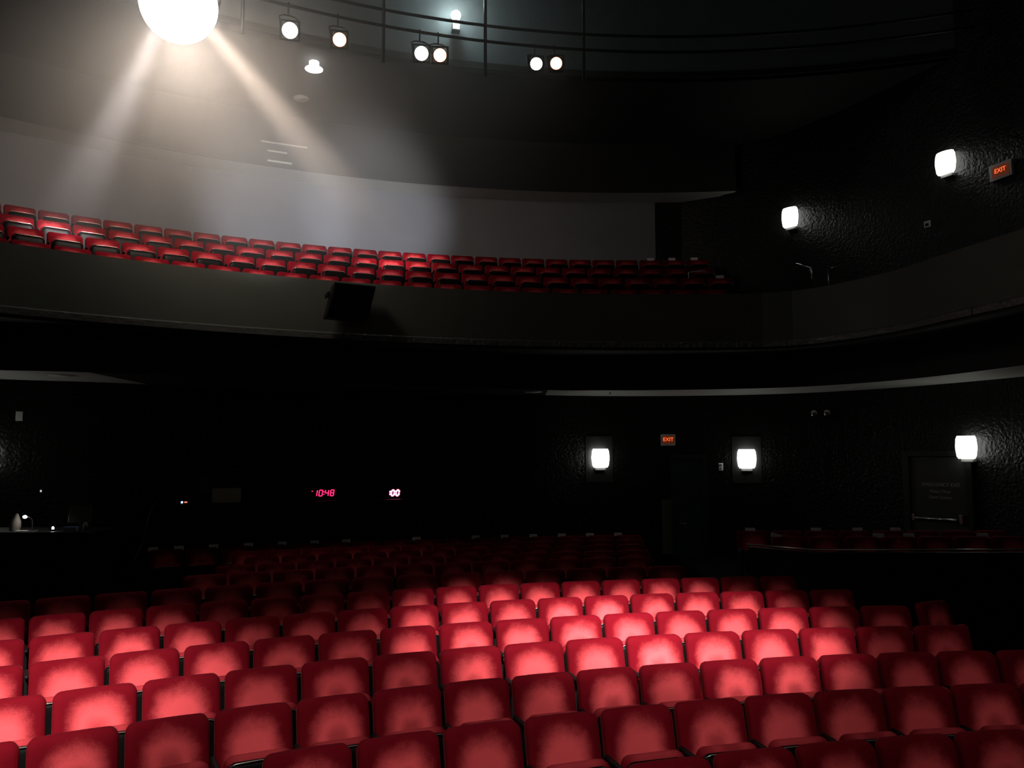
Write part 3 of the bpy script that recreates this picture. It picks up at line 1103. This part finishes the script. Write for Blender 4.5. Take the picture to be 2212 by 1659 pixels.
# ------------------------------------------------------------------ control counter along the rear left wall
pa = Vector((-6.20, 14.00))
pb = Vector((-1.50, 16.08))
dirv = (pb - pa).normalized()
cang = math.atan2(dirv.y, dirv.x)
CZ = 1.86
mid = (pa + pb) / 2
t = thing('control_counter', 'long black counter along the rear wall carrying the red clocks', 'counter', (mid.x, mid.y, 0.25), cang)
ln = (pb - pa).length
MB().box((0, 0, CZ - 0.25 - 0.02), (ln, 0.42, 0.04), bevel=0.006).build('counter_top', M['iron'], t)
MB().box((0, 0.08, (CZ - 0.29) / 2), (ln - 0.1, 0.22, CZ - 0.29)).build('counter_front', M['wall'], t)
CNT = [(pa.x, pa.y), (pb.x, pb.y)]

SEG = {'0': 'abcdef', '1': 'bc', '2': 'abged', '3': 'abgcd', '4': 'fgbc', '5': 'afgcd', '6': 'afgedc', '7': 'abc', '8': 'abcdefg', '9': 'abcdfg'}
def digit(ch, x, h, material, parent, th, shear=0.12):
    w_ = h * 0.55
    b = MB()
    pos = {'a': (0, h / 2, 1), 'g': (0, 0, 1), 'd': (0, -h / 2, 1), 'f': (-w_ / 2, h / 4, 0), 'b': (w_ / 2, h / 4, 0), 'e': (-w_ / 2, -h / 4, 0), 'c': (w_ / 2, -h / 4, 0)}
    for s in SEG[ch]:
        cx, cz, hor = pos[s]
        b.box((cx, 0, cz), ((w_ - th * 0.4) if hor else th, 0.006, th if hor else (h / 2 - th * 0.3)))
    for v in b.bm.verts:
        v.co.x += v.co.z * shear
    b.build('digit', material, parent, False, (x, 0, 0))

def clock(px, py, chars, material, label, width, height, h, th):
    p, _a = on_wall(px, py, CNT)
    p = p + Vector((-math.sin(cang), math.cos(cang), 0)) * (-0.04)
    top = CZ + height
    t = thing('digital_clock', label, 'clock', (p.x, p.y, CZ), cang, 'red digital clocks on the control counter')
    zc = p.z - CZ
    MB().box((0, 0.04, max(height, zc + h) / 2), (width, 0.08, max(height, zc + h)), bevel=0.008).build('case', M['can'], t)
    disp = bpy.data.objects.new('display', None)
    x = 0
    pitch = h * 0.92
    n = len(chars.replace(':', ''))
    holder = MB().box((0, 0.0, 0), (width * 0.9, 0.006, h * 1.5)).build('display', M['shell'], t, False, (0, -0.003, zc))
    x = -pitch * (n - 1) / 2 - (0.12 * h if ':' in chars else 0)
    for ch in chars:
        if ch == ':':
            b = MB()
            for dz in (-0.22, 0.22):
                b.box((0, 0, dz * h), (th, 0.006, th))
            b.build('colon', material, holder, False, (x - pitch * 0.42, -0.006, 0))
            x += 0.12 * h
            continue
        w_o = len(holder.children)
        digit(ch, x, h, material, holder, th)
        x += pitch
    for c in holder.children:
        c.location.y = -0.006
    return t, holder

t, hd = clock(699, 1064, '10:48', M['red_led'], 'red digital clock reading 10:48 on the control counter', 0.84, 0.30, 0.105, 0.016)
MB().box((0, 0, 0), (0.016, 0.006, 0.016)).build('indicator_dot', M['red_led'], hd, False, (-0.215, -0.006, 0.035))
clock(852, 1064, ':00', M['pink_led'], 'bright red digital clock reading :00 at the counter end', 0.46, 0.30, 0.100, 0.030)

# things on the counter
def on_counter(px, off=0.0):
    p, _a = on_wall(px, 1078, CNT)
    return Vector((p.x, p.y, CZ)) + Vector((math.sin(cang), -math.cos(cang), 0)) * off

t = thing('audio_unit', 'small black unit with a blue and an orange light on the counter', 'audio unit', on_counter(395, 0.08), cang)
MB().box((0, 0, 0.03), (0.24, 0.16, 0.06), bevel=0.006).build('case', M['can'], t)
MB().box((-0.02, -0.083, 0.03), (0.03, 0.006, 0.03)).build('indicator', M['led_blue'], t)['label'] = 'blue-white light'
MB().box((0.04, -0.083, 0.03), (0.045, 0.006, 0.02)).build('indicator', M['led_red'], t)['label'] = 'orange light'
t = thing('notice_board', 'dim upright grey board standing on the counter', 'board', on_counter(437), cang)
MB().box((0, 0, 0.24), (0.30, 0.03, 0.48), bevel=0.004).build('panel', mat('dim_grey_board', (0.03, 0.03, 0.03), 0.8), t)
MB().box((0.02, -0.017, 0.28), (0.14, 0.004, 0.22)).build('sheet', mat('dim_sheet', (0.07, 0.07, 0.07), 0.9), t)
t = thing('tan_sheet', 'tan paper sheet propped on the counter beside the grey board', 'paper', on_counter(489), cang, None, None)
MB().box((0, 0.0, 0.125), (0.48, 0.012, 0.25)).build('sheet', M['tan'], t)
MB().tube([(-0.15, 0.0, 0.01), (-0.15, 0.05, 0.2)], 0.005, 6).build('prop', M['iron'], t)

# cable dropping from the counter
pts = []
for px, py, y in ((348, 1076, 13.75), (341, 1078, 13.62), (330, 1092, 13.5), (320, 1120, 13.42), (313, 1150, 13.36), (304, 1182, 13.3), (292, 1205, 13.25), (286, 1216, 13.2)):
    q_ = at_y(px, py, y)
    pts.append((q_.x, q_.y, q_.z))
tag(MB().tube(pts, 0.009, 6).build('cable', M['cable'], None, True), 'thin black cable drooping from the end of the control counter', 'cable')

# ------------------------------------------------------------------ sound desk enclosure, far left
DX1, DY0, DY1, DZ = -5.86, 11.6, 12.35, 1.62
t = thing('sound_desk', 'black boxed sound desk in the dark at far left', 'desk', (-7.3, 11.97, 0.25))
MB().box((0.0, 0, (DZ - 0.25) / 2 - 0.02), (2.84, 0.75, DZ - 0.29)).build('panel', M['wall'], t)
MB().box((0.0, 0, DZ - 0.25 - 0.02), (2.9, 0.80, 0.04), bevel=0.008).build('desk_top', M['iron'], t)
def desk(px, y=11.9):
    q_ = at_y(px, 1142, y)
    return Vector((q_.x, y, DZ))
p = desk(60, 11.75)
t = thing('desk_lamp', 'tiny lit gooseneck lamp over papers on the sound desk', 'lamp', p)
MB().lathe([(0.0, 0.0), (0.05, 0.0), (0.05, 0.015), (0, 0.02)], 16, Matrix.Translation((0.06, 0, 0))).build('base', M['iron'], t, True)
MB().tube([(0.06, 0, 0.01), (0.062, 0, 0.10), (0.055, 0, 0.16), (0.02, 0, 0.195), (-0.03, 0, 0.20)], 0.006, 8).build('gooseneck', M['grey'], t, True)
MB().lathe([(0.0, -0.02), (0.022, -0.015), (0.028, 0.005), (0.018, 0.02), (0, 0.024)], 14, Matrix.Translation((-0.05, 0, 0.195))).build('bulb', M['desk_bulb'], t, True)
lamp('desk_lamp_light', 'POINT', p + Vector((-0.05, -0.02, 0.14)), 0.10, (1, 0.95, 0.9), size=0.03)
t = MB().box((0, 0, 0.004), (0.26, 0.16, 0.008), 0.2).build('paper_sheet', M['paper'], None, False, desk(56, 11.72))
tag(t, 'white papers lying lit under the gooseneck lamp', 'paper')
# draped cloth
b = MB()
b.lathe([(0.10, 0.0), (0.105, 0.06), (0.09, 0.13), (0.06, 0.19), (0.025, 0.235), (0.0, 0.245)], 14, Matrix.Diagonal((0.72, 0.6, 1, 1)))
rnd = random.Random(3)
for v in b.bm.verts:
    v.co.x += (0.24 - v.co.z) * -0.12 + rnd.uniform(-0.006, 0.006) + 0.02
    v.co.y += rnd.uniform(-0.008, 0.008)
tag(b.build('draped_cloth', M['cloth'], None, True, desk(32, 11.82)), 'pale hooded cloth standing on the sound desk left of the lamp', 'cloth')
p = desk(172, 11.95)
t = thing('monitor', 'dim flat monitor standing at the right end of the sound desk', 'monitor', p)
MB().box((0.0, 0, 0.22), (0.32, 0.03, 0.24), Matrix.Rotation(R_(-6), 4, 'X'), bevel=0.006).build('screen', M['screen'], t)
MB().box((0, 0.02, 0.05), (0.05, 0.03, 0.12)).build('stand', M['iron'], t)
MB().box((0, 0.0, 0.006), (0.20, 0.14, 0.012)).build('foot', M['iron'], t)
b = MB()
b.lathe([(0.0, 0.0), (0.034, 0.0), (0.038, 0.07), (0.03, 0.11), (0.0, 0.12)], 16, Matrix.Diagonal((1, 0.6, 1, 1)))
tag(b.build('computer_mouse', M['grey'], None, True, desk(184, 11.8) + Vector((0, 0, 0.0))), 'small rounded pale object upright before the monitor', 'mouse')
b = MB()
b.box((0.06, 0, 0.05), (0.20, 0.05, 0.025), bevel=0.004)
b.box((-0.03, 0, 0.03), (0.025, 0.05, 0.06), bevel=0.004)
b.box((0.145, 0, 0.02), (0.025, 0.05, 0.04), bevel=0.004)
tag(b.build('desk_clip', M['cup'], None, False, desk(143, 11.72)), 'pale blue bracket-shaped clip on the sound desk before the monitor', 'clip')
p = desk(114, 11.75)
t = thing('indicator_lamp', 'tiny white indicator lamp glowing mid sound desk', 'lamp', p)
MB().box((0, 0, 0.012), (0.05, 0.05, 0.024), bevel=0.004).build('base', M['can'], t)
MB().lathe([(0.0, 0.02), (0.014, 0.024), (0.016, 0.045), (0.008, 0.06), (0, 0.062)], 12).build('bulb', M['desk_bulb'], t, True)
p, ang = on_wall(89, 1060, W_LOW)
t = thing('pilot_light', 'faint small pilot light on the wall behind the sound desk', 'lamp', p, ang)
MB().box((0, -0.015, 0), (0.05, 0.03, 0.08), bevel=0.004).build('base', M['can'], t)
MB().lathe([(0.0, -0.02), (0.012, -0.015), (0.014, 0.01), (0, 0.02)], 10, Matrix.Translation((0, -0.035, 0.01))).build('bulb', mat('faint_bulb', (1, 1, 1), 0.4, emit=(1, 1, 1), strength=0.5), t, True)

# balcony stair rails catching light
a_, b_ = at_y(1720, 571, 14.6), at_y(1752, 579, 14.3)
tag(MB().tube([a_, b_, b_ + Vector((0.03, 0, -0.4))], 0.016, 8).build('stair_rail', M['chrome'], None, True), 'short dark stair rail at the balcony corner, its left piece', 'handrail')
a_, b_ = at_y(1790, 581, 13.9), at_y(1812, 577, 14.0)
tag(MB().tube([a_ + Vector((0, 0, -0.4)), a_, b_], 0.016, 8).build('stair_rail', M['chrome'], None, True), 'short stair rail at the balcony corner, its glinting right piece', 'handrail')
a_, b_ = at_y(1488, 589, 16.4), at_y(1520, 585, 16.35)
tag(MB().tube([a_ + Vector((0, 0, -0.5)), a_, b_, b_ + Vector((0.06, 0, -0.12))], 0.016, 8).build('aisle_rail', M['chrome'], None, True), 'bright metal aisle rail in the dark end of the balcony', 'handrail')

# ------------------------------------------------------------------ haze hanging in the flood lamp's beams
b = bmesh.new()
bmesh.ops.create_uvsphere(b, u_segments=48, v_segments=24, radius=1.0)
for v in b.verts:
    v.co = Vector((v.co.x * 8.0, v.co.y * 4.8, v.co.z * 3.9))
hb = MB()
hb._merge(b)
hm = bpy.data.materials.new('thin_haze')
hm.use_nodes = True
nt = hm.node_tree
nt.nodes.remove(nt.nodes['Principled BSDF'])
vs = nt.nodes.new('ShaderNodeVolumeScatter')
vs.inputs['Color'].default_value = (0.95, 0.93, 0.9, 1)
htc = nt.nodes.new('ShaderNodeTexCoord')
hmp = nt.nodes.new('ShaderNodeMapping')
hmp.inputs['Scale'].default_value = (1 / 8.0, 1 / 4.8, 1 / 3.9)
hlen = nt.nodes.new('ShaderNodeVectorMath')
hlen.operation = 'LENGTH'
hmr = nt.nodes.new('ShaderNodeMapRange')
hmr.interpolation_type = 'SMOOTHSTEP'
hmr.inputs['From Min'].default_value = 1.0
hmr.inputs['From Max'].default_value = 0.1
hmr.inputs['To Min'].default_value = 0.0
hmr.inputs['To Max'].default_value = 0.19
nt.links.new(htc.outputs['Object'], hmp.inputs['Vector'])
nt.links.new(hmp.outputs['Vector'], hlen.inputs[0])
nt.links.new(hlen.outputs['Value'], hmr.inputs['Value'])
nt.links.new(hmr.outputs['Result'], vs.inputs['Density'])
vs.inputs['Anisotropy'].default_value = 0.0
nt.links.new(vs.outputs[0], nt.nodes['Material Output'].inputs['Volume'])
hz = hb.build('haze', hm, None, True, (-5.0, 13.0, 9.2))
tag(hz, 'thin haze lit by the flood lamp above the balcony', 'haze', None, 'stuff')
